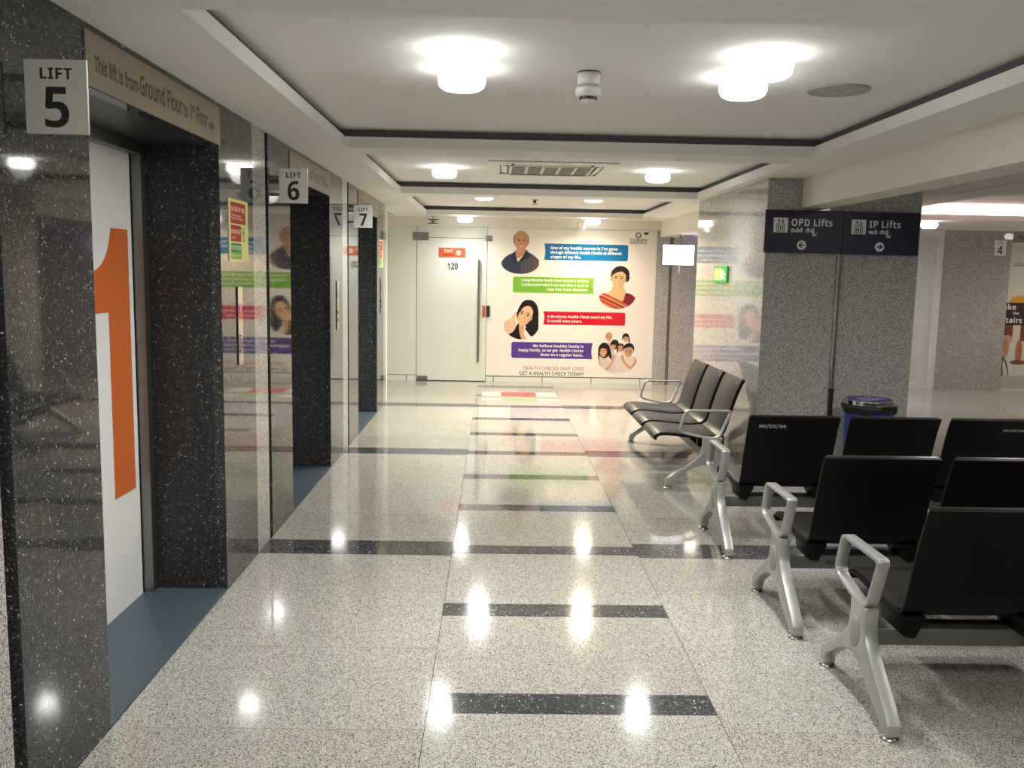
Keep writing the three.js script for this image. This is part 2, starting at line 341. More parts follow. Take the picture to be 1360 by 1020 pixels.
const hubGeo = (() => { const e = new THREE.Shape(); e.absellipse(-0.012, 0.275, 0.038, 0.06, 0, Math.PI * 2); return extr(e, 0.008, 0.003, 20); })();
const PITCH = 0.575, SPAN = 1.85;
function makeBench(label, pos, ry) {
  const b = thing('waiting_bench', label, 'bench', pos, ry, 'three-seat waiting benches');
  part(b, 'beam', alongBench((() => { const s = new THREE.Shape(roundedPoly([[0.05, 0.238], [0.05, 0.305], [-0.055, 0.305], [-0.055, 0.238]], [0.008, 0.008, 0.008, 0.008]).getPoints(4)); return extr(s, SPAN - 0.05, 0.002); })(), 0.025), M.beamSteel);
  for (let i = 0; i < 3; i++) {
    const x = 0.0925 + i * PITCH;
    const seat = part(b, 'seat', alongBench(seatShell.clone(), x), M.shell);
    part(seat, 'seat_pad', alongBench(seatPad.clone(), x + 0.0115), M.blackSeat);
    const back = part(b, 'backrest', alongBench(backShell.clone(), x), M.shell);
    part(back, 'back_pad', alongBench(backPad.clone(), x + 0.0115), M.blackSeat);
    for (const m of [0, 1]) { const t = tabGeo.clone(); if (m) { t.scale(-1, 1, 1); const ix = t.index; t.translate(0.515, 0, 0); flip(t); } t.translate(x, 0, -0.06); part(back, 'bracket', t, M.blackEdge); }
  }
  for (const e of [0, 1]) {
    const x = e * SPAN;
    part(b, 'armrest', alongBench(armGeo.clone(), x - 0.023), M.aluminium);
    const l = part(b, 'leg_frame', alongBench(legGeo.clone(), x - 0.026), M.aluminium);
    part(l, 'hub_cover', alongBench(hubGeo.clone(), e ? x + 0.022 : x - 0.03), M.greyPlastic);
    part(l, 'foot', footGeo, M.chrome, [x, 0, 0.297]); part(l, 'foot', footGeo, M.chrome, [x, 0, -0.299]);
  }
  return b;
}
function flip(g) { const p = g.attributes; const n = p.position.count; if (g.index) { const a = g.index.array; for (let i = 0; i < a.length; i += 3) { const t = a[i]; a[i] = a[i + 1]; a[i + 1] = t; } } else for (const k of Object.keys(p)) { const at = p[k], s = at.itemSize; for (let i = 0; i < n; i += 3) for (let j = 0; j < s; j++) { const t = at.array[i * s + j]; at.array[i * s + j] = at.array[(i + 1) * s + j]; at.array[(i + 1) * s + j] = t; } } g.computeVertexNormals(); return g; }
makeBench('black waiting bench with unmarked backs, behind the two other rows', [1.41, 0, -3.24], 0);
const benchMid = makeBench('black waiting bench with handwriting on its grey beam', [1.37, 0, -4.115], 0);
const benchFront = makeBench('black waiting bench with white handwriting across the top of its back', [1.355, 0, -5.24], 0);
makeBench('black waiting bench set along the granite column, facing the lifts', [1.63, 0, -6.62], Math.PI / 2);
// handwriting
function scrawl(color) { return (g, w, h) => { g.clearRect(0, 0, w, h); g.strokeStyle = color; g.lineWidth = 7; g.lineCap = 'round'; g.lineJoin = 'round'; g.scale(0.82, 1);
  const pen = (...p) => { g.beginPath(); p.forEach(([x, y], i) => (i ? g.lineTo(x, y) : g.moveTo(x, y))); g.stroke(); };
  pen([52, 30], [34, 34], [36, 48], [50, 56], [44, 72], [28, 72]); pen([66, 72], [72, 34], [84, 60], [98, 34], [100, 72]); pen([136, 30], [118, 34], [120, 48], [134, 56], [128, 72], [112, 72]); pen([150, 84], [182, 18]);
  pen([192, 40], [206, 30], [214, 42], [194, 72], [220, 70]); pen([252, 30], [234, 34], [236, 48], [250, 56], [244, 72], [228, 72]); pen([272, 32], [266, 72]); pen([310, 38], [294, 34], [286, 54], [294, 72], [310, 68]); pen([322, 84], [354, 18]);
  pen([368, 40], [378, 30], [374, 74]); pen([414, 32], [396, 50], [396, 68], [412, 72], [418, 58], [400, 54]); pen([446, 52], [434, 42], [446, 32], [458, 42], [440, 58], [442, 72], [458, 70], [458, 58], [446, 52]); }; }
{
  const t = canvasTex(420, 96, scrawl('#e2e4e2')), m = new THREE.MeshStandardMaterial({ map: t, transparent: true, roughness: 0.7 });
  const g = new THREE.PlaneGeometry(0.18, 0.041); g.rotateX(0.39);
  const p = part(benchFront, 'handwriting', g, m, [0.235, 0.762, 0.2555]); p.castShadow = false;
  const q = part(benchFront, 'handwriting', g, m, [1.62, 0.757, 0.2538]); q.castShadow = false; q.scale.set(0.8, 0.8, 1);
  const t2 = canvasTex(420, 96, scrawl('#161616')), m2 = new THREE.MeshStandardMaterial({ map: t2, transparent: true, roughness: 0.7 });
  part(benchMid, 'handwriting', new THREE.PlaneGeometry(0.13, 0.03), m2, [0.27, 0.272, 0.0565]).castShadow = false;
}

// ---------------------------------------------------------------- lamps
const plateGeo = lathe([[0, 0], [0.09, 0], [0.09, -0.012], [0, -0.012]], 40);
const lensGeo = lathe([[0, -0.012], [0.085, -0.013], [0.099, -0.022], [0.105, -0.042], [0.104, -0.06], [0.096, -0.08], [0.078, -0.091], [0, -0.095]], 48);
function drumLight(x, y, z, label, group, warm, k = 1, color) {             // surface-mounted drum lamp with a glowing diffuser
  const g = thing('drum_light', label, 'ceiling light', [x, y, z], 0, group);
  part(g, 'ceiling_plate', plateGeo, M.plastic);
  const l = part(g, 'diffuser', lensGeo, warm ? M.lensWarm : M.lens); l.castShadow = false;
  const s = new THREE.SpotLight(color || (warm ? WARM : COOL), LAMP * k, 0, 1.52, 1, 2); s.name = 'drum_beam'; s.position.set(0, -0.1, 0); s.target.position.set(0, -1, 0); s.castShadow = true; s.shadow.radius = 4; s.shadow.mapSize.set(1024, 1024);
  g.add(s, s.target); return g;
}
for (const [x, z] of [[-0.151, -3.7], [-0.16, -4.04], [1.063, -3.67], [1.08, -4.07]]) drumLight(x, TOP, z, 'round white drum light in the ceiling tray with the smoke detector', 'drum lights in the smoke detector tray', false, 0.68);
for (const [x, z] of [[-0.15, -0.3], [-0.15, -0.64], [1.04, -0.3], [1.04, -0.64]]) drumLight(x, TOP, z, 'round white drum light in the ceiling tray before the first lift', 'drum lights in the tray before the first lift', false, 0.85);
for (const [x, z] of [[-0.446, -7.78], [1.366, -7.75]]) drumLight(x, TOP, z, 'round white drum light in the tray with the air conditioner', 'drum lights in the air conditioner tray', false, 1.15);
drumLight(-0.137, TOP, -10.05, 'round white drum light in the sprinkler tray, in line with the glass door', 'drum lights in the sprinkler tray', false, 2.8);
drumLight(1.07, TOP, -10.05, 'round warm drum light in the sprinkler tray, in line with the mural', 'drum lights in the sprinkler tray', true, 4.2);
drumLight(-0.43, SOF, -12.5, 'glowing drum light under the soffit above the glass door', 'drum lights at the end wall', false, 0.7);
drumLight(1.33, SOF, -12.5, 'glowing drum light under the soffit above the mural', 'drum lights at the end wall', true, 1.3);
drumLight(5.62, SOF, -11.7, 'round white drum light in the soffit before the frosted window', null, false, 0.6, new THREE.Color(1, 0.9, 0.95));
for (const [x, z] of [[3.3, -2.6], [3.3, -4.8], [3.4, -10.9], [8.2, -11.8]]) drumLight(x, SOF, z, 'round white drum light added out of view in the flat soffit of the second hall', 'added soffit drum lights of the second hall', false, z > -3 ? 0.5 : z > -6 ? 1.2 : 0.9, x > 8 ? new THREE.Color(1, 0.88, 0.7) : new THREE.Color(1, 0.93, 0.95));  // unseen lamps, added to brighten the second hall and the column front
{ // pink strip light lying in the cove of the second hall's tray
  const [x0, x1, f] = trays[4];
  const pink = new THREE.Color(1.0, 0.62, 0.66);
  const g = thing('cove_strip_light', 'pink strip light glowing in the ceiling cove of the second hall', 'strip light', [(x0 + x1) / 2, SOF + FASC, -f - 0.07]);
  part(g, 'channel', rbox(x1 - x0, 0.008, 0.05, 0.002), M.aluminium, [0, 0.004, 0]);
  part(g, 'diffuser', rbox(x1 - x0 - 0.02, 0.01, 0.036, 0.004), new THREE.MeshStandardMaterial({ color: 0xffffff, emissive: pink, emissiveIntensity: 6, roughness: 0.5 }), [0, 0.013, 0]);
  const l = new THREE.RectAreaLight(pink, 30, x1 - x0 - 0.02, 0.036); l.name = 'strip_glow'; l.position.set(0, 0.02, 0); l.rotation.x = Math.PI / 2; g.add(l);
}
{ // violet strip behind the beam near the screen
  const vio = new THREE.Color(0.55, 0.42, 1.0);
  const g = thing('violet_strip_light', 'violet strip light on the beam side above the hanging screen', 'strip light', [2.606, 2.27, -11.9]);
  part(g, 'channel', rbox(0.012, 0.03, 1.8, 0.002), M.aluminium);
  part(g, 'diffuser', rbox(0.008, 0.022, 1.78, 0.003), new THREE.MeshStandardMaterial({ color: 0xffffff, emissive: vio, emissiveIntensity: 5, roughness: 0.5 }), [0.009, 0, 0]);
  const l = new THREE.RectAreaLight(vio, 24, 1.78, 0.022); l.name = 'violet_glow'; l.position.set(0.016, 0, 0); l.rotation.y = -Math.PI / 2; g.add(l);
}

// ---------------------------------------------------------------- ceiling fittings
{ // smoke detector
  const g = thing('smoke_detector', 'white smoke detector hanging on a deep round base', 'smoke detector', [0.395, TOP, -4.06]); g.scale.setScalar(0.88);
  part(g, 'gap_ring', lathe([[0, 0], [0.058, 0], [0.058, -0.004], [0, -0.004]], 36), M.darkPlastic);
  part(g, 'base', lathe([[0, -0.004], [0.055, -0.004], [0.056, -0.05], [0.052, -0.07], [0, -0.07]], 36), M.plastic);
  const b = part(g, 'body', lathe([[0, -0.07], [0.058, -0.072], [0.064, -0.085], [0.064, -0.105], [0.056, -0.118], [0.044, -0.121], [0, -0.121]], 36), M.plastic);
  for (let i = 0; i < 10; i++) { const a = i / 10 * Math.PI * 2; const q = rbox(0.02, 0.014, 0.006, 0.001, 1); const m = part(b, 'vent_slot', q, M.darkPlastic, [Math.sin(a) * 0.0405, -0.127, Math.cos(a) * 0.0405]); m.rotation.y = a; }
  part(b, 'sensor_cage', lathe([[0.036, -0.12], [0.038, -0.133], [0.034, -0.14], [0.014, -0.143], [0.008, -0.158], [0, -0.16]], 30), M.plastic);
}
{ // ceiling speaker
  const g = thing('ceiling_speaker', 'flat round grey ceiling speaker grille beside the downlights', 'speaker', [1.59, TOP, -4.3]);
  part(g, 'grille', lathe([[0, -0.006], [0.115, -0.006], [0.135, -0.004], [0.14, 0], [0, 0]], 48), std(0xb2b0a8, 0.8));
  part(g, 'badge', rbox(0.04, 0.003, 0.008, 0.001, 1), M.greyPlastic, [0.0, -0.0075, 0]);
  part(g, 'rim', lathe([[0.128, -0.005], [0.132, -0.009], [0.14, -0.007], [0.143, 0], [0.128, 0]], 48), std(0xa8a69e, 0.7));
}
{ // air conditioner cassette
  const g = thing('air_conditioner', 'square ceiling cassette air conditioner with grey grille', 'air conditioner', [0.45, TOP, -7.78]);
  const W = 1.04, D = 1.06, a = 0.43, b = 0.43;
  const fr = new THREE.Shape(); fr.moveTo(-W / 2, -D / 2); fr.lineTo(W / 2, -D / 2); fr.lineTo(W / 2, D / 2); fr.lineTo(-W / 2, D / 2); fr.closePath();
  const h = new THREE.Path(); h.moveTo(-a, -b); h.lineTo(-a, b); h.lineTo(a, b); h.lineTo(a, -b); h.closePath(); fr.holes.push(h);
  const fg = new THREE.ExtrudeGeometry(fr, { depth: 0.006, bevelEnabled: true, bevelSize: 0.004, bevelThickness: 0.003, bevelSegments: 2 }); fg.rotateX(Math.PI / 2); part(g, 'frame', fg, M.plastic, [0, -0.003, 0]);
  part(g, 'chamber', box(-a, a, -0.003, -0.0005, -b, b), M.darkPlastic);
  const gr = part(g, 'intake_grille', rbox(0.70, 0.012, 0.56, 0.003), M.plastic, [0, -0.012, 0.03]);
  for (let i = 0; i < 5; i++) part(gr, 'grille_panel', rbox(0.112, 0.004, 0.48, 0.0015, 1), std(0x8f8b82, 0.85), [-0.27 + i * 0.135, -0.0075, 0]);
  for (const [x, z, w, d, rx, rz] of [[0, -0.385, 0.62, 0.06, 0.12, 0], [0, 0.385, 0.62, 0.05, -0.12, 0], [-0.39, 0.03, 0.05, 0.52, 0, -0.25], [0.39, 0.03, 0.05, 0.52, 0, 0.25]]) { const m = part(g, 'louvre', rbox(w, 0.005, d, 0.002), M.plastic, [x, -0.012, z]); m.rotation.set(rx, 0, rz); }
  for (const [x, z] of [[-0.385, -0.385], [0.385, -0.385], [-0.385, 0.385], [0.385, 0.385]]) part(g, 'corner_cap', rbox(0.1, 0.008, 0.1, 0.003), M.plastic, [x, -0.011, z]);
}
{ // sprinkler
  const g = thing('sprinkler', 'small dark fire sprinkler head in the far ceiling tray', 'sprinkler', [0.46, TOP, -11.0]);
  part(g, 'escutcheon', lathe([[0, 0], [0.045, 0], [0.042, -0.008], [0.02, -0.012], [0, -0.012]], 28), M.steel);
  part(g, 'body', lathe([[0, -0.01], [0.018, -0.012], [0.016, -0.035], [0.009, -0.045], [0, -0.045]], 20), M.darkPlastic);
  part(g, 'deflector', lathe([[0, -0.06], [0.03, -0.06], [0.03, -0.063], [0, -0.063]], 20), M.steelDull);
  for (const s of [-1, 1]) part(g, 'arm', tube([[0.012 * s, -0.03, 0], [0.02 * s, -0.045, 0], [0.004 * s, -0.061, 0]], 0.003, 10, 6), M.steelDull);
}
{ // wifi style dish over the glass door
  const g = thing('ceiling_sensor', 'dark bracket with a white round sensor above the glass door', 'sensor', [-0.885, SOF, -12.78]);
  part(g, 'mount_plate', rbox(0.15, 0.008, 0.06, 0.002), M.darkPlastic, [0, -0.05, 0]);
  part(g, 'stem', lathe([[0.008, 0], [0.008, -0.05], [0.03, -0.055], [0.018, -0.095], [0, -0.095]], 16), M.greyPlastic);
  part(g, 'disc', lathe([[0, -0.092], [0.05, -0.094], [0.085, -0.104], [0.085, -0.11], [0, -0.11]], 32), M.darkPlastic);
  part(g, 'dome', lathe([[0.083, -0.11], [0.075, -0.122], [0.045, -0.13], [0, -0.132]], 32), M.plastic);
}
{ // small flood fitting over the mural
  const g = thing('flood_light', 'small grey flood light with bright white face above the mural', 'flood light', [1.20, SOF, -12.74]);
  part(g, 'mount_plate', rbox(0.13, 0.01, 0.05, 0.002), M.greyPlastic, [-0.02, -0.055, 0]);
  part(g, 'stem', cyl(0.008, 0.06, 10), M.greyPlastic, [-0.02, -0.03, 0]);
  const b = part(g, 'housing', rbox(0.085, 0.09, 0.06, 0.006), std(0xb0a292, 0.6), [-0.015, -0.1, 0]); b.rotation.z = -0.25;
  const l = part(g, 'lamp_face', rbox(0.02, 0.095, 0.056, 0.004), M.lensWarm, [0.041, -0.1, 0.004]); l.rotation.z = -0.3; l.castShadow = false;
}
{ // dome camera at the corner of the mural
  const g = thing('dome_camera', 'white dome security camera beside the mural corner', 'camera', [2.145, 2.235, -12.93]); g.scale.setScalar(0.85);
  part(g, 'base', lathe([[0, 0], [0.055, 0], [0.058, -0.02], [0.05, -0.045], [0, -0.045]], 28), M.plastic);
  part(g, 'dome', lathe([[0.045, -0.045], [0.042, -0.062], [0.028, -0.078], [0, -0.084]], 28), phys({ color: 0x120b08, roughness: 0.12 }));
}

// ---------------------------------------------------------------- lift signs, banners, notices, call panels
const serifless = (g, size, bold = true) => { g.font = (bold ? 'bold ' : '') + size + 'px sans-serif'; };
const plateMat = (num) => std(0xffffff, 0.3, 0, { map: canvasTex(256, 300, (g, w, h) => {
  g.fillStyle = '#f6f5f0'; g.fillRect(0, 0, w, h); for (let i = 0; i < 260; i++) { g.fillStyle = `rgba(${120 + (i * 37) % 90},${118 + (i * 37) % 90},${112 + (i * 37) % 90},0.10)`; g.fillRect(0, (i * 71) % h, w, 1); }
  g.fillStyle = '#2b2b29'; g.textAlign = 'center'; serifless(g, 62); g.save(); g.translate(w / 2, 78); g.scale(1.12, 1); g.fillText('LIFT', 0, 0); g.restore();
  serifless(g, 216); g.save(); g.translate(w / 2, 272); g.scale(1.0, 1.06); g.fillText(num, 0, 0); g.restore(); }) });
function faceBox(w, h, d, front, side) { return { geo: new THREE.BoxGeometry(w, h, d), mats: [side, side, side, side, front, side] }; }
function plate(num, x, y, z, w, h, label) {
  const g = thing('lift_number_plate', label, 'sign', [x, y, z], 0, 'lift number plates');
  const { geo, mats } = faceBox(w, h, 0.008, plateMat(num), M.steel); part(g, 'plate', geo, mats);
  return g;
}
for (const [num, z, cy, hgt] of [['5', -2.53, 2.047, 0.196], ['6', -5.4, 2.078, 0.2], ['7', -8.2, 2.07, 0.2]]) {
  const g = plate(num, LW + 0.03 + 0.0835, cy, z, 0.167, hgt, { 5: 'silver plate reading LIFT 5 beside the recess with the orange numeral', 6: 'silver plate reading LIFT 6 beside the middle lift recess', 7: 'silver plate reading LIFT 7 beside the last recess before the glass door' }[num]);
  for (const y of [-0.05, 0.05]) part(g, 'bracket', rbox(0.036, 0.02, 0.012, 0.002), M.steelDull, [-0.0995, y, -0.006]);
}
plate('4', 7.327, 2.082, BACK + 0.005, 0.172, 0.222, 'silver lift number plate reading LIFT 4 on granite wall').children[0].rotation.z = 0;
const bannerTex = canvasTex(1400, 172, (g, w, h) => {
  g.fillStyle = '#93836f'; g.fillRect(0, 0, w, h);
  g.lineWidth = 16; for (let i = 0; i < 7; i++) { g.strokeStyle = i % 2 ? 'rgba(176,126,108,0.4)' : 'rgba(138,126,96,0.45)'; g.beginPath(); g.moveTo(i * 230 - 200, h + 20); g.bezierCurveTo(i * 230, 10, i * 230 + 160, 160, i * 230 + 330, -20); g.stroke(); }
  g.fillStyle = '#2a221c'; let x = 60; const y = 118;
  const put = (s, size, dy = 0) => { g.font = size + 'px sans-serif'; g.lineWidth = 5; g.strokeStyle = '#2a221c'; g.fillText(s, x, y + dy); g.strokeText(s, x, y + dy); x += g.measureText(s).width; };
  g.save(); g.translate(60, 0); g.scale(0.815, 1); x = 0; put('This lift is from ', 66); put('Ground Floor', 92); put(' to ', 76); put('1', 86); put('st', 40, -36); put(' Floor', 88); put(' only', 50); g.restore();
});
opens.forEach(([a, b], i) => {
  const { geo, mats } = faceBox(b - a + 0.02, 0.172, 0.006, std(0xffffff, 0.45, 0, { map: bannerTex }), M.greyPlastic);
  const m = part(scene, 'lift_banner', geo, mats, [LW + 0.003, 2.251, -(a + b) / 2]); m.name = numbered('lift_banner'); m.rotation.y = Math.PI / 2;
  tag(m, ['beige lettered banner over the door with the orange numeral', 'beige lettered banner over the middle lift recess', 'beige lettered banner over the last recess before the glass door'][i], 'sign', 'banners over the lifts');
});
const fireTex = canvasTex(330, 320, (g, w, h) => {
  g.fillStyle = '#e6dc92'; g.fillRect(0, 0, w, h);
  g.fillStyle = '#a3241f'; g.fillRect(22, 16, 262, 108); g.fillRect(22, 132, 180, 84); g.fillStyle = '#128346'; g.fillRect(22, 224, 180, 46); g.fillStyle = '#7db04a'; g.fillRect(22, 270, 180, 36);
  g.fillStyle = '#f3dcb8'; serifless(g, 34); g.fillText('IN CASE OF FIRE', 32, 62, 236); serifless(g, 30); g.fillText('DO NOT USE LIFT', 30, 176, 164); g.fillText('USE THE STAIRS', 30, 258, 164);
  g.strokeStyle = '#f3dcb8'; g.lineWidth = 4; for (const [x0, x1, y] of [[34, 220, 82], [34, 250, 98], [34, 110, 196], [34, 180, 288]]) { g.beginPath(); for (let x = x0; x < x1; x += 6) g.lineTo(x, y + Math.sin(x * 0.9) * 5); g.stroke(); }
  g.strokeStyle = '#3b3b25'; g.lineWidth = 6; g.beginPath(); g.ellipse(244, 176, 24, 34, 0, 0, 7); g.stroke(); g.beginPath(); g.moveTo(228, 152); g.lineTo(260, 200); g.stroke(); g.beginPath(); g.arc(244, 168, 8, 0, 7); g.stroke();
});
for (const [i, z] of [[0, -4.64], [2, -10.35]]) {
  const { geo, mats } = faceBox(0.335, 0.31, 0.004, std(0xffffff, 0.65, 0, { map: fireTex }), M.plastic);
  const m = part(scene, 'fire_notice', geo, mats, [LW + 0.002, 1.78, z]); m.name = numbered('fire_notice'); m.rotation.y = Math.PI / 2;
  tag(m, ['red and green fire notice on granite between lifts 5 and 6', '', 'red and green fire notice on granite beyond lift 7'][i], 'notice', 'fire notices');
}
for (const [i, z] of [[0, -4.63], [1, -7.5], [2, -10.35]]) {
  const g = thing('call_panel', ['narrow steel call panel between the orange numeral door and the LIFT 6 plate', 'narrow steel call panel beside the middle lift recess', 'narrow steel call panel beside the last recess before the glass door'][i], 'call panel', [LW, 1.3, z], Math.PI / 2, 'lift call panels');
  part(g, 'back_box', rbox(0.082, 0.398, 0.003, 0.001), M.darkPlastic, [0, 0, 0.0015]);
  part(g, 'plate', rbox(0.085, 0.40, 0.004, 0.001), std(0xb4aca2, 0.07, 1), [0.002, 0, 0.0045]);
  part(g, 'display', rbox(0.02, 0.05, 0.003, 0.001, 1), new THREE.MeshStandardMaterial({ color: 0x201020, emissive: new THREE.Color(0.8, 0.3, 0.9), emissiveIntensity: 0.5, roughness: 0.3 }), [0, 0.09, 0.0075]);
  for (const y of [-0.06, -0.12]) { const q = cyl(0.014, 0.008, 18); q.rotateX(Math.PI / 2); part(g, 'button', q, M.chrome, [0, y, 0.009]); }
}

// ---------------------------------------------------------------- door signs
{
  const t = canvasTex(512, 180, (g, w, h) => {
    g.fillStyle = '#cf6236'; g.fillRect(0, 0, w, h); g.fillStyle = '#f6e3d2'; g.font = 'bold 78px serif'; g.textAlign = 'center'; g.fillText('TMT', 186, 90);
    g.strokeStyle = '#7b2f18'; g.lineWidth = 9; g.lineCap = 'round'; for (let i = 0; i < 6; i++) { const x = 96 + i * 33; g.beginPath(); g.arc(x, 134, 13, -2.4, 2.6); g.stroke(); g.beginPath(); g.moveTo(x + 4, 116); g.lineTo(x + 17, 112); g.stroke(); }
    g.fillStyle = '#f2ddd4'; g.beginPath(); g.arc(378, 92, 44, 0, 7); g.fill(); for (let i = 0; i < 8; i++) { const a = i / 8 * 6.283; g.beginPath(); g.arc(378 + Math.cos(a) * 40, 92 + Math.sin(a) * 40, 10, 0, 7); g.fill(); }
    g.fillStyle = '#5e5f92'; g.beginPath(); g.arc(378, 92, 22, 0, 7); g.fill(); g.fillStyle = '#f2ddd4'; g.beginPath(); g.arc(378, 92, 12, 0, 7); g.fill();
  });
  const { geo, mats } = faceBox(0.385, 0.135, 0.006, std(0xffffff, 0.4, 0, { map: t }), M.plastic);
  const m = part(scene, 'door_sign', geo, mats, [-0.627, 1.862, BACK + 0.0095]); tag(m, 'orange TMT sign on the white glass door', 'sign');
}
const font = await new FontLoader().loadAsync('fonts/droid/droid_sans_bold.typeface.json');
{
  const g = new TextGeometry('120', { font, size: 0.078, depth: 0.004, curveSegments: 8, bevelEnabled: false }); g.computeBoundingBox(); g.translate(-g.boundingBox.max.x / 2, -0.039, 0); g.scale(0.86, 1.15, 1);
  const m = part(scene, 'room_number', g, M.darkPlastic, [-0.62, 1.668, BACK + 0.0062]); tag(m, 'black room number 120 under the orange door sign', 'number');
}

// ---------------------------------------------------------------- lift direction signs on the column
function telugu(g, kind) {                                                  // rounded script drawn stroke by stroke
  g.lineWidth = 7; g.lineCap = 'round'; g.lineJoin = 'round';
  const arc = (x, y, r, a, b, ry = r) => { g.beginPath(); g.ellipse(x, y, r, ry, 0, a, b); g.stroke(); }, ln = (...p) => { g.beginPath(); p.forEach(([x, y], i) => (i ? g.lineTo(x, y) : g.moveTo(x, y))); g.stroke(); };
  let x = 0;
  const o = () => { arc(x + 12, 26, 11, 0.6, 5.4, 15); arc(x + 28, 30, 10, -2.2, 2.9, 11); arc(x + 18, 14, 7, 2.8, 6.2); x += 46; };
  const ai = () => { arc(x + 14, 26, 13, -0.4, 5.0, 14); arc(x + 16, 26, 5, 0, 6.3); arc(x + 34, 28, 8, -2.6, 2.6, 12); x += 48; };
  const pi = () => { arc(x + 11, 28, 10, -0.8, 3.9, 13); arc(x + 27, 28, 9, -0.8, 3.9, 13); arc(x + 22, 11, 8, 2.6, 7.2); x += 44; };
  const di = () => { arc(x + 14, 27, 13, -0.9, 4.4, 13); ln([x + 14, 27], [x + 26, 22]); arc(x + 18, 10, 8, 2.4, 7.2); x += 42; };
  const li = () => { arc(x + 13, 28, 12, 0.2, 5.6, 13); arc(x + 30, 24, 8, -2.2, 3.2, 15); arc(x + 24, 8, 7, 2.6, 7.0); x += 46; };
  const ph = () => { arc(x + 11, 28, 10, -0.8, 3.9, 13); arc(x + 26, 28, 9, -0.8, 3.9, 13); ln([x + 28, 12], [x + 40, 2]); ln([x + 14, 12], [x + 26, 6]); arc(x + 30, 52, 9, 3.2, 8.2, 7); ln([x + 40, 20], [x + 38, 44]); arc(x + 36, 68, 10, 3.6, 9.2, 8); arc(x + 55, 70, 8, 2.6, 8.2, 7); ln([x + 58, 58], [x + 68, 50]); x += 60; };
  if (kind === 'opd') { o(); pi(); di(); } else { ai(); pi(); }
  x += 20; li(); ph();
}
function directionSign(kind, title, cx, y, z, w, h, label) {
  const t = canvasTex(768, 424, (g, W, H) => {
    g.fillStyle = '#24243a'; g.fillRect(0, 0, W, H);
    const ix = 84, iy = 78, s = 146; g.fillStyle = '#eeeeee'; g.fillRect(ix, iy, s, s); g.fillStyle = '#24243a';
    const arrow = (x, y, d) => { g.beginPath(); g.moveTo(x, y - 22 * d); g.lineTo(x + 17, y - 2 * d); g.lineTo(x + 5, y - 5 * d); g.lineTo(x + 5, y + 18 * d); g.lineTo(x - 5, y + 18 * d); g.lineTo(x - 5, y - 5 * d); g.lineTo(x - 17, y - 2 * d); g.closePath(); g.fill(); };
    arrow(ix + 55, iy + 34, 1); arrow(ix + 93, iy + 34, -1);
    g.lineWidth = 7; g.strokeStyle = '#24243a'; g.strokeRect(ix + 36, iy + 62, 74, 72);
    for (const k of [0, 1, 2]) { const px = ix + 54 + k * 19; g.beginPath(); g.arc(px, iy + 80, 5, 0, 7); g.fill(); g.fillRect(px - 6, iy + 87, 12, 20); g.fillRect(px - 3, iy + 105, 6, 22); }
    g.fillStyle = '#eeeeee'; serifless(g, 96); g.fillText(title, 258, 156);
    g.strokeStyle = '#eeeeee'; g.save(); g.translate(262, 176); g.scale(0.98, 0.98); telugu(g, kind); g.restore();
    const ax = 378, ay = 346, dir = kind === 'opd' ? -1 : 1; g.fillStyle = '#f2f2f2'; g.beginPath(); g.arc(ax, ay, 47, 0, 7); g.fill();
    g.strokeStyle = '#24243a'; g.lineWidth = 12; g.lineCap = 'butt'; g.beginPath(); g.moveTo(ax - 28 * dir, ay); g.lineTo(ax + 24 * dir, ay); g.stroke(); g.beginPath(); g.moveTo(ax - 2 * dir, ay - 25); g.lineTo(ax + 25 * dir, ay); g.lineTo(ax - 2 * dir, ay + 25); g.stroke();
    if (kind === 'opd') { g.fillStyle = '#4a4b55'; for (let i = 0; i < 8; i++) { const a = i / 8 * 6.283; g.beginPath(); g.arc(38 + Math.cos(a) * 14, 40 + Math.sin(a) * 14, 4, 0, 7); g.fill(); } }
  });
  const g = thing('direction_sign', label, 'sign', [cx, y, z], 0, 'lift direction signs');
  const { geo, mats } = faceBox(w, h, 0.02, std(0xffffff, 0.35, 0, { map: t }), std(0x24242e, 0.4)); part(g, 'panel', geo, mats, [0, 0, 0.01]);
  return g;
}
directionSign('opd', 'OPD Lifts', 2.382, 1.955, -7.029, 0.594, 0.328, 'navy sign reading OPD Lifts with arrow on granite column');
directionSign('ip', 'IP Lifts', 2.994, 1.952, -7.029, 0.60, 0.328, 'navy sign reading IP Lifts with arrow on granite column');
{ // steel conduit on the column
  const g = thing('steel_conduit', 'upright polished steel conduit on the face of the granite column', 'pipe', [2.683, 0, -7.011]);
  part(g, 'pipe', cyl(0.0175, 1.06, 20), M.chrome, [0, 1.255, 0]);
  part(g, 'coupling', cyl(0.02, 0.03, 20), M.darkPlastic, [0, 0.715, 0]);
  part(g, 'lower_pipe', cyl(0.017, 0.70, 20), M.darkPlastic, [0, 0.35, 0]);
}
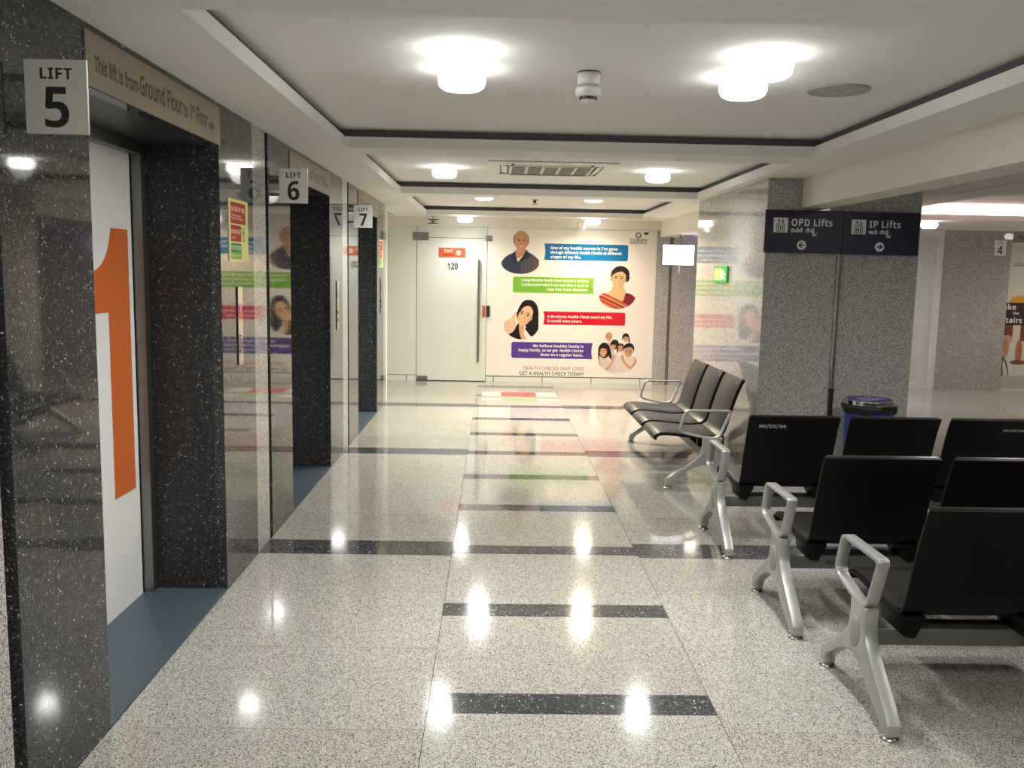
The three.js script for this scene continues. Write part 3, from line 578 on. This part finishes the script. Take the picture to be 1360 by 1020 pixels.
{ // exit plate on the column side
  const t = canvasTex(256, 220, (g, w, h) => { g.fillStyle = '#2f9a3c'; g.fillRect(0, 0, w, h); g.fillStyle = '#c9ee7a'; g.fillRect(18, 30, 150, 160); g.fillStyle = '#f2ffe6'; g.beginPath(); g.arc(190, 70, 16, 0, 7); g.fill(); g.lineWidth = 20; g.strokeStyle = '#f2ffe6'; g.lineCap = 'round'; for (const p of [[[190, 90], [186, 130]], [[186, 130], [214, 170]], [[186, 130], [164, 176]], [[190, 98], [222, 112]]]) { g.beginPath(); p.forEach(([x, y], i) => (i ? g.lineTo(x, y) : g.moveTo(x, y))); g.stroke(); } });
  const m = new THREE.MeshStandardMaterial({ map: t, emissiveMap: t, emissive: 0xffffff, emissiveIntensity: 0.75, roughness: 0.4 });
  const { geo, mats } = faceBox(0.5, 0.15, 0.02, m, std(0x2f8a3c, 0.5));
  const o = part(scene, 'exit_sign', geo, mats, [2.089, 1.618, -8.33]); o.rotation.y = -Math.PI / 2; tag(o, 'lit green exit sign on the side of the granite column', 'sign');
}
{ // hanging screen
  const g = thing('hanging_screen', 'bright white screen hung from the beam end beside the mural', 'monitor', [2.43, 1.868, -12.0]);
  part(g, 'bezel', rbox(0.436, 0.282, 0.04, 0.005), M.darkPlastic, [0, 0, -0.021]);
  part(g, 'display', rbox(0.418, 0.264, 0.004, 0.001, 1), new THREE.MeshStandardMaterial({ color: 0x111111, emissive: new THREE.Color(0.93, 0.95, 1.0), emissiveIntensity: 4, roughness: 0.2 }), [0, 0, 0.001]);
  part(g, 'hanger', cyl(0.012, 0.18, 12), M.steelDull, [0.02, 0.19, -0.03]);
  part(g, 'cable_box', rbox(0.018, 0.09, 0.02, 0.003), M.plastic, [0.02, -0.185, -0.02]);
  const l = new THREE.RectAreaLight(new THREE.Color(0.93, 0.95, 1.0), 2.2, 0.418, 0.264); l.name = 'screen_glow'; l.position.set(0, 0, 0.006); l.rotation.y = Math.PI; g.add(l);
}
// ---------------------------------------------------------------- waste bin
{
  const g = thing('waste_bin', 'blue waste bin with steel lid rim and black liner by the column', 'bin', [2.86, 0, -6.7]);
  const bodyTex = canvasTex(1024, 512, (c, w, h) => {
    c.fillStyle = '#27358f'; c.fillRect(0, 0, w, h); const R = rng(5);
    c.fillStyle = '#6fa9c6'; c.fillRect(480, 0, 150, h); c.fillStyle = '#9fd0d8'; c.fillRect(560, 0, 150, 120); c.fillStyle = '#3c7fb0'; c.fillRect(640, 0, 120, h);
    c.fillStyle = '#d8e4ee'; for (let i = 0; i < 6; i++) { c.beginPath(); c.moveTo(500 + R() * 200, R() * h); c.lineTo(540 + R() * 200, R() * h); c.lineTo(520 + R() * 200, R() * h); c.fill(); }
    c.fillStyle = '#e8ebf5'; c.font = 'bold 90px sans-serif'; c.fillText('DRY WASTE', 20, 150, 420); c.fillText('DRY WASTE', 780, 150, 230);
  });
  part(g, 'body', lathe([[0, 0], [0.155, 0], [0.16, 0.02], [0.178, 0.6], [0.176, 0.605], [0, 0.605]], 48), std(0xffffff, 0.4, 0, { map: bodyTex }));
  const lin = lathe([[0.181, 0.598], [0.196, 0.612], [0.202, 0.64], [0.196, 0.655], [0.18, 0.657]], 96); { const p = lin.attributes.position; for (let i = 0; i < p.count; i++) { const a = Math.atan2(p.getZ(i), p.getX(i)), y = p.getY(i); if (y < 0.62) p.setY(i, y - 0.014 * Math.max(0, Math.sin(a * 3 + 0.6)) - 0.008 * Math.sin(a * 7)); const k = 1 + 0.03 * Math.sin(a * 5 + y * 40) + 0.015 * Math.sin(a * 13); p.setX(i, p.getX(i) * k); p.setZ(i, p.getZ(i) * k); } lin.computeVertexNormals(); }
  part(g, 'liner', lin, std(0x131313, 0.42, 0, { side: THREE.DoubleSide }));
  const lid = part(g, 'lid', lathe([[0, 0.655], [0.188, 0.655], [0.19, 0.66], [0.19, 0.69], [0.184, 0.695], [0.165, 0.695], [0.165, 0.692], [0, 0.692]], 48), M.chrome);
  const lt = canvasTex(512, 512, (c) => { c.fillStyle = '#2b2f96'; c.fillRect(0, 0, 512, 512); c.fillStyle = '#e6e6f6'; c.textAlign = 'center'; c.save(); c.translate(256, 256); c.rotate(-0.5); c.font = 'bold 120px sans-serif'; c.fillText('DRY', 0, -30); c.fillText('WASTE', 0, 100); c.restore(); });
  const dg = new THREE.CircleGeometry(0.166, 48); dg.rotateX(-Math.PI / 2); part(lid, 'sticker', dg, std(0xffffff, 0.35, 0, { map: lt }), [0, 0.6965, 0]);
}
// ---------------------------------------------------------------- coloured strips stuck to the floor
for (const [c, z0, z1, label] of [[0xc4685e, 11.52, 11.93, 'red floor strip with white ends before the mural'], [0x8fbf74, 11.15, 11.3, 'green floor strip with white ends before the mural']]) {
  const g = thing('floor_strip', label, 'floor strip', [0, 0, 0], 0, 'coloured strips on the floor');
  part(g, 'band', box(0.10, 0.56, 0, 0.001, -z0, -z1), std(c, 0.4));
  part(g, 'end_band', box(-0.15, 0.10, 0, 0.001, -z0, -z1), std(0xd6d4cc, 0.4)); part(g, 'end_band', box(0.56, 0.835, 0, 0.001, -z0, -z1), std(0xd6d4cc, 0.4));
}

// ---------------------------------------------------------------- printed mural on the glass
function muralArt(g, W, H) {
  g.fillStyle = '#f3efe6'; g.fillRect(0, 0, W, H);
  const R = rng(99);
  const el = (x, y, rx, ry, c, rot = 0) => { g.fillStyle = c; g.beginPath(); g.ellipse(x, y, rx, ry, rot, 0, 7); g.fill(); };
  const poly = (pts, c) => { g.fillStyle = c; g.beginPath(); pts.forEach((p, i) => (i ? (p.length === 2 ? g.lineTo(...p) : p.length === 4 ? g.quadraticCurveTo(...p) : g.bezierCurveTo(...p)) : g.moveTo(...p))); g.closePath(); g.fill(); };
  const stroke = (pts, c, w) => { g.strokeStyle = c; g.lineWidth = w; g.lineCap = 'round'; g.beginPath(); pts.forEach((p, i) => (i ? (p.length === 2 ? g.lineTo(...p) : g.quadraticCurveTo(...p)) : g.moveTo(...p))); g.stroke(); };
  const clipArc = (cx, cy, rx, ry, fn) => { g.save(); g.beginPath(); g.moveTo(cx - rx, -50); g.lineTo(cx + rx, -50); g.lineTo(cx + rx, cy); g.ellipse(cx, cy, rx, ry, 0, 0, Math.PI); g.closePath(); g.clip(); fn(); g.restore(); };
  // a face about the origin, 1 unit = half the face height
  function face(x, y, s, rot, skin, dark, o = {}) {
    g.save(); g.translate(x, y); g.rotate(rot); g.scale(s, s);
    el(-0.72, 0.05, 0.12, 0.2, dark); el(0.72, 0.05, 0.12, 0.2, dark);
    poly([[-0.72, -0.2], [-0.74, -1.0, 0, -1.0], [0.74, -1.0, 0.72, -0.2], [0.72, 0.55, 0.3, 0.92], [0, 1.08, -0.3, 0.92], [-0.72, 0.55, -0.72, -0.2]], skin);
    poly([[0.72, -0.2], [0.72, 0.55, 0.3, 0.92], [0.12, 1.0, 0, 1.0], [0.42, 0.5, 0.48, -0.2]], o.side || 'rgba(150,90,60,0.16)');
    for (const k of [-1, 1]) {
      stroke([[k * 0.46, -0.27], [k * 0.3, -0.37, k * 0.14, -0.27]], o.brow || '#3a2a22', 0.07);
      el(k * 0.31, -0.1, 0.15, 0.085, '#f4ece4'); el(k * 0.31, -0.09, 0.075, 0.08, '#2a1c16'); stroke([[k * 0.47, -0.1], [k * 0.31, -0.23, k * 0.15, -0.1]], '#2a1c16', 0.045);
      el(k * 0.42, 0.22, 0.16, 0.12, o.cheek || 'rgba(210,110,80,0.16)');
    }
    stroke([[0.03, -0.1], [0.13, 0.2, 0.11, 0.26], [0.02, 0.33, -0.1, 0.27]], dark, 0.055);
    poly([[-0.34, 0.46], [0, 0.52, 0.34, 0.46], [0, 0.82, -0.34, 0.46]], '#b4564a'); poly([[-0.28, 0.485], [0, 0.53, 0.28, 0.485], [0, 0.68, -0.28, 0.485]], '#fbf6ee');
    g.restore();
  }
  // --- older man, blue shirt
  clipArc(398, 405, 228, 132, () => {
    poly([[150, 440], [190, 330, 300, 290], [340, 262], [470, 262], [560, 296, 628, 372], [640, 470], [600, 560], [200, 560]], '#3c4356');
    poly([[440, 290], [560, 296, 628, 372], [640, 470], [560, 560], [380, 560]], '#5a5058');
    for (let i = 0; i < 15; i++) stroke([[300 + i * 22, 296 + Math.abs(i - 6) * 6], [330 + i * 20, 430, 320 + i * 21, 560]], i % 2 ? 'rgba(120,100,110,0.35)' : 'rgba(40,44,60,0.4)', 4);
    poly([[335, 250], [352, 360], [420, 330], [470, 240]], '#c98f68'); poly([[352, 360], [372, 392], [430, 320], [470, 250], [420, 322]], '#ecd9c4');
    poly([[322, 270], [360, 410], [300, 330]], '#2f3648'); poly([[470, 240], [380, 410], [520, 320]], '#363a4c');
    poly([[540, 330], [640, 400], [600, 560], [500, 560], [560, 450]], '#6b5856');
  });
  el(405, 130, 94, 110, '#8d7f78'); face(407, 150, 112, 0.03, '#d19a74', '#a8714e', { brow: '#7d6d63' });
  poly([[316, 110], [322, 30, 405, 22], [490, 30, 496, 112], [486, 78, 470, 62], [405, 40, 340, 64], [322, 84, 316, 110]], '#cf9b78'); poly([[314, 150], [300, 90, 334, 62], [324, 100, 326, 140]], '#8a817c'); poly([[496, 150], [508, 92, 476, 60], [488, 100, 486, 140]], '#8a817c');
  // --- woman in a sari
  g.save(); g.beginPath(); g.moveTo(1350, 380); g.lineTo(1830, 380); g.lineTo(1830, 770); g.ellipse(1590, 770, 226, 170, 0, 0, Math.PI); g.closePath(); g.clip();
  poly([[1540, 640], [1530, 740, 1400, 772], [1350, 800], [1360, 960], [1800, 960], [1830, 800], [1780, 752, 1690, 740], [1660, 640]], '#e9b98a');
  poly([[1690, 745], [1770, 740, 1830, 830], [1760, 960], [1600, 900], [1670, 830]], '#7c2438');
  const cols = ['#b5523a', '#d98a5a', '#8c3a34', '#d5744a', '#a84a3a', '#c99a72', '#8a3a34']; for (let i = 0; i < 7; i++) poly([[1420 - i * 22, 745 + i * 16], [1560, 800 + i * 24, 1760 - i * 10, 905 + i * 20], [1740 - i * 12, 930 + i * 20], [1540, 828 + i * 24, 1400 - i * 22, 765 + i * 16]], cols[i]);
  g.restore();
  el(1620, 520, 112, 102, '#2c211e'); el(1700, 560, 34, 50, '#2c211e'); face(1602, 578, 116, 0.08, '#e8b78a', '#b87c52'); poly([[1500, 560], [1510, 450, 1620, 452], [1712, 460, 1716, 590], [1700, 520, 1640, 486], [1560, 486, 1500, 560]], '#30231f'); el(1612, 545, 7, 7, '#8a1f2a');
  // --- young woman, thumb up
  g.save(); g.beginPath(); g.moveTo(180, 830); g.lineTo(650, 830); g.lineTo(650, 1160); g.ellipse(430, 1150, 214, 182, 0, 0, Math.PI); g.closePath(); g.clip();
  poly([[400, 960], [420, 830, 540, 852], [640, 880, 634, 1050], [640, 1250], [500, 1330], [330, 1340], [250, 1300], [330, 1210], [380, 1150]], '#231d1c');
  poly([[400, 1130], [390, 1260, 440, 1340], [500, 1330], [470, 1200, 470, 1120]], '#dda57c'); poly([[470, 1140], [500, 1250, 560, 1300], [500, 1345], [455, 1260]], '#f1e6da'); poly([[260, 1240], [330, 1190], [390, 1240], [430, 1345], [250, 1345]], '#1d1a1b');
  g.restore();
  face(462, 1040, 128, 0.33, '#eec096', '#c48a60'); poly([[372, 1090], [360, 940, 450, 876], [540, 850, 600, 910], [640, 990, 636, 1200], [600, 1260, 540, 1290], [470, 1200], [600, 1100, 560, 930], [500, 900, 440, 950], [390, 1010, 372, 1090]], '#29211f');
  poly([[214, 1150], [226, 1090, 300, 1080], [330, 1010, 352, 1000], [378, 1020, 350, 1080], [372, 1120, 356, 1190], [330, 1260, 268, 1268], [214, 1240, 214, 1150]], '#f0c8a2'); for (let i = 0; i < 4; i++) stroke([[226, 1130 + i * 32], [262, 1116 + i * 33, 292, 1132 + i * 32]], '#cf9870', 5);
  // --- family group
  g.save(); g.beginPath(); g.moveTo(1370, 1240); g.lineTo(1870, 1240); g.lineTo(1870, 1560); g.ellipse(1617, 1550, 242, 180, 0, 0, Math.PI); g.closePath(); g.clip();
  poly([[1430, 1400], [1480, 1330, 1560, 1340], [1580, 1500], [1440, 1500]], '#d5c8bb'); poly([[1660, 1380], [1760, 1330, 1800, 1440], [1780, 1520], [1660, 1500]], '#e7dcd2');
  poly([[1500, 1470], [1600, 1440, 1640, 1560], [1620, 1740], [1500, 1740]], '#dcd0c4'); poly([[1600, 1540], [1680, 1470, 1790, 1500], [1870, 1540, 1850, 1640], [1780, 1740], [1590, 1740]], '#e4dace'); poly([[1380, 1540], [1440, 1510, 1500, 1530], [1560, 1620], [1540, 1740], [1400, 1720]], '#d9ccbe');
  poly([[1690, 1500], [1690, 1600, 1790, 1650], [1840, 1580, 1830, 1520], [1850, 1540, 1860, 1600], [1800, 1690], [1680, 1620, 1660, 1520]], '#d59a74'); poly([[1390, 1560], [1420, 1680, 1470, 1690], [1540, 1600], [1560, 1500], [1590, 1520], [1560, 1640, 1480, 1720], [1390, 1690]], '#d9a07a');
  g.restore();
  el(1504, 1278, 42, 52, '#b78a66'); face(1506, 1292, 46, 0.1, '#d8a27c', '#a8714e'); face(1714, 1300, 44, -0.05, '#dba883', '#ad7752'); poly([[1668, 1330], [1660, 1232, 1720, 1236], [1770, 1244, 1762, 1380], [1740, 1330, 1748, 1290], [1716, 1258, 1684, 1290], [1676, 1310, 1668, 1330]], '#2b211f');
  el(1580, 1376, 52, 62, '#2c211f'); face(1566, 1392, 48, 0.25, '#d9a27a', '#a8714e'); poly([[1512, 1400], [1540, 1322, 1600, 1332], [1640, 1370, 1620, 1500], [1600, 1420, 1592, 1380], [1552, 1362, 1512, 1400]], '#2a201e');
  el(1452, 1450, 74, 96, '#2a1f1c'); face(1440, 1470, 60, -0.12, '#dfab85', '#b07a54'); poly([[1378, 1480], [1380, 1360, 1460, 1366], [1540, 1380, 1550, 1560], [1500, 1540, 1504, 1470], [1470, 1410, 1410, 1430], [1386, 1520, 1400, 1590], [1374, 1540, 1378, 1480]], '#2a1f1c');
  el(1654, 1410, 46, 50, '#241b19'); face(1652, 1426, 42, 0, '#cf9a74', '#9d6a48'); face(1752, 1462, 64, 0.08, '#d39d76', '#a06c4a'); poly([[1688, 1450], [1680, 1360, 1762, 1356], [1836, 1362, 1816, 1470], [1806, 1420, 1780, 1404], [1720, 1410, 1704, 1424], [1694, 1440, 1688, 1450]], '#1f1816');
  // --- speech panels
  function panel(x0, y0, x1, y1, c, tail) {
    g.fillStyle = c; g.beginPath(); const r = 30;
    if (tail === 'l') { g.moveTo(x0, y0); g.lineTo(x1 - r, y0); g.quadraticCurveTo(x1, y0, x1, y0 + r); g.lineTo(x1, y1 - r); g.quadraticCurveTo(x1, y1, x1 - r, y1); g.lineTo(x0, y1); g.quadraticCurveTo(x0 + 26, (y0 + y1) / 2, x0, y0); } else { g.moveTo(x0 + r, y0); g.lineTo(x1, y0); g.quadraticCurveTo(x1 - 26, (y0 + y1) / 2, x1, y1); g.lineTo(x0 + r, y1); g.quadraticCurveTo(x0, y1, x0, y1 - r); g.lineTo(x0, y0 + r); g.quadraticCurveTo(x0, y0, x0 + r, y0); }
    g.closePath(); g.fill();
  }
  const lines = (arr, x, y, dy, align, size, maxw) => { g.fillStyle = '#fdfcf8'; g.textAlign = align; g.font = 'bold ' + size + 'px sans-serif'; arr.forEach((s, i) => g.fillText(s, x, y + i * dy, maxw)); };
  const quote = (x, y, c) => { g.fillStyle = c; g.font = 'bold 60px serif'; g.textAlign = 'center'; g.fillText('\u2019', x, y); };
  panel(685, 164, 1706, 362, '#1c72ab', 'l'); lines(["One of my health secrets is I've gone", 'through different Health Checks at different', 'stages of my life.'], 762, 232, 54, 'left', 46, 868); quote(744, 214, '#12304a'); quote(1110, 345, '#12304a');
  panel(314, 570, 1306, 762, '#83bf45', 'r'); lines(['Comprehensive Health Check helped in knowing', 'I understood what I am and what I need to', 'stay free from diseases.'], 1236, 624, 54, 'right', 44, 820); quote(424, 618, '#33501a'); quote(1262, 742, '#33501a');
  panel(693, 984, 1699, 1145, '#d81f36', 'l'); lines(['A 30-minute Health Check saved my life.', 'It could save yours.'], 742, 1062, 54, 'left', 46, 800); quote(730, 1046, '#5a0f18'); quote(1128, 1120, '#5a0f18');
  panel(310, 1364, 1308, 1562, '#5b3f95', 'r'); lines(['We believe healthy family is', 'happy family, so we get  Health Checks', 'done on a regular basis.'], 1196, 1424, 54, 'right', 46, 800); quote(622, 1412, '#241844'); quote(1212, 1534, '#241844');
  g.textAlign = 'right'; g.font = '60px sans-serif'; g.fillStyle = '#c07c52'; g.fillText('HEALTH CHECKS SAVE LIVES', 1207, 1706, 770); g.lineWidth = 1.5; g.strokeStyle = '#c07c52'; g.strokeText('HEALTH CHECKS SAVE LIVES', 1207, 1706, 770);
  g.fillStyle = '#2a2622'; g.strokeStyle = '#2a2622'; g.fillText('GET A HEALTH CHECK TODAY!', 1209, 1771, 812); g.strokeText('GET A HEALTH CHECK TODAY!', 1209, 1771, 812);
  // --- emblem and name
  for (let i = 0; i < 8; i++) { g.save(); g.translate(1824, 46); g.rotate(i / 8 * 6.283); poly([[0, -14], [10, -28], [0, -44], [-10, -28]], '#3a2420'); g.restore(); }
  g.textAlign = 'center'; g.fillStyle = '#33201d'; g.font = 'bold 44px serif'; g.fillText('YASHODA', 1825, 116, 212); g.fillText('HOSPITALS', 1825, 150, 212);
}
{
  const t = canvasTex(2048, 1784, muralArt);
  const g = new THREE.BoxGeometry(2.436, 2.122, 0.001), m = phys({ map: t, roughness: 0.12, ior: 1.5 });
  const o = part(scene, 'wall_mural', g, [M.plastic, M.plastic, M.plastic, M.plastic, m, M.plastic], [1.1, 1.154, BACK + 0.0011]);
  tag(o, 'printed health check mural with people and coloured speech panels', 'mural');
}
{ // poster film on the door of lift 4
  const t = canvasTex(700, 1080, (g, W, H) => {
    g.fillStyle = '#d6d2ca'; g.fillRect(0, 0, W, H); const el = (x, y, a, b, c, r = 0) => { g.fillStyle = c; g.beginPath(); g.ellipse(x, y, a, b, r, 0, 7); g.fill(); };
    g.strokeStyle = '#6a6660'; g.lineWidth = 3; g.beginPath(); g.arc(70, 120, 16, 0, 7); g.stroke(); g.fillStyle = '#6a6660'; g.fillRect(26, 142, 90, 6); g.fillRect(26, 154, 90, 6);
    g.fillStyle = '#d8a024'; g.beginPath(); for (let i = 0; i < 40; i++) { const a = i / 40 * 6.283, r = i % 2 ? 84 : 100; g.lineTo(96 + Math.cos(a) * r, 470 + Math.sin(a) * r); } g.closePath(); g.fill();
    g.fillStyle = '#3b2434'; g.fillRect(-10, 433, 240, 168); g.fillStyle = '#f2efe9'; g.font = 'bold 58px sans-serif'; g.fillText('Take', -58, 486); g.font = 'bold 30px sans-serif'; g.fillText('the', 52, 522); g.font = 'bold 58px sans-serif'; g.fillText('Stairs', -30, 584);
    g.fillStyle = '#7d4a34'; g.fillRect(0, 601, 62, 90); g.fillRect(120, 601, 60, 120); el(24, 706, 42, 30, '#c9a084'); el(20, 770, 24, 74, '#c08a6a'); el(6, 930, 44, 110, '#5d6a72', -0.25); el(30, 960, 14, 92, '#d9d2c2', -0.2); el(120, 800, 26, 96, '#b5764e'); el(120, 880, 60, 18, '#7a5136');
    g.fillStyle = '#bdb8b0'; g.fillRect(0, 980, W, 100);
  });
  const { geo, mats } = faceBox(1.38, 2.12, 0.002, std(0xffffff, 0.45, 0, { map: t }), M.plastic);
  const o = part(scene, 'lift_poster', geo, mats, [8.2, 1.085, BACK - 0.0185]); tag(o, 'stairs poster with walking legs on the lift 4 door', 'poster');
  const { geo: g2, mats: m2 } = faceBox(1.38, 0.15, 0.005, std(0xffffff, 0.45, 0, { map: bannerTex }), M.greyPlastic);
  const b = part(scene, 'lift_banner', g2, m2, [8.2, 2.245, BACK + 0.0026]); b.name = numbered('lift_banner'); tag(b, 'beige banner with floor lettering over the lift 4 door', 'sign', 'banners over the lifts');
}
scene.traverse((o) => { if (o.isMesh && !o.material.length && o.material.emissiveIntensity > 1.01) o.castShadow = false; });
renderer.render(scene, camera);
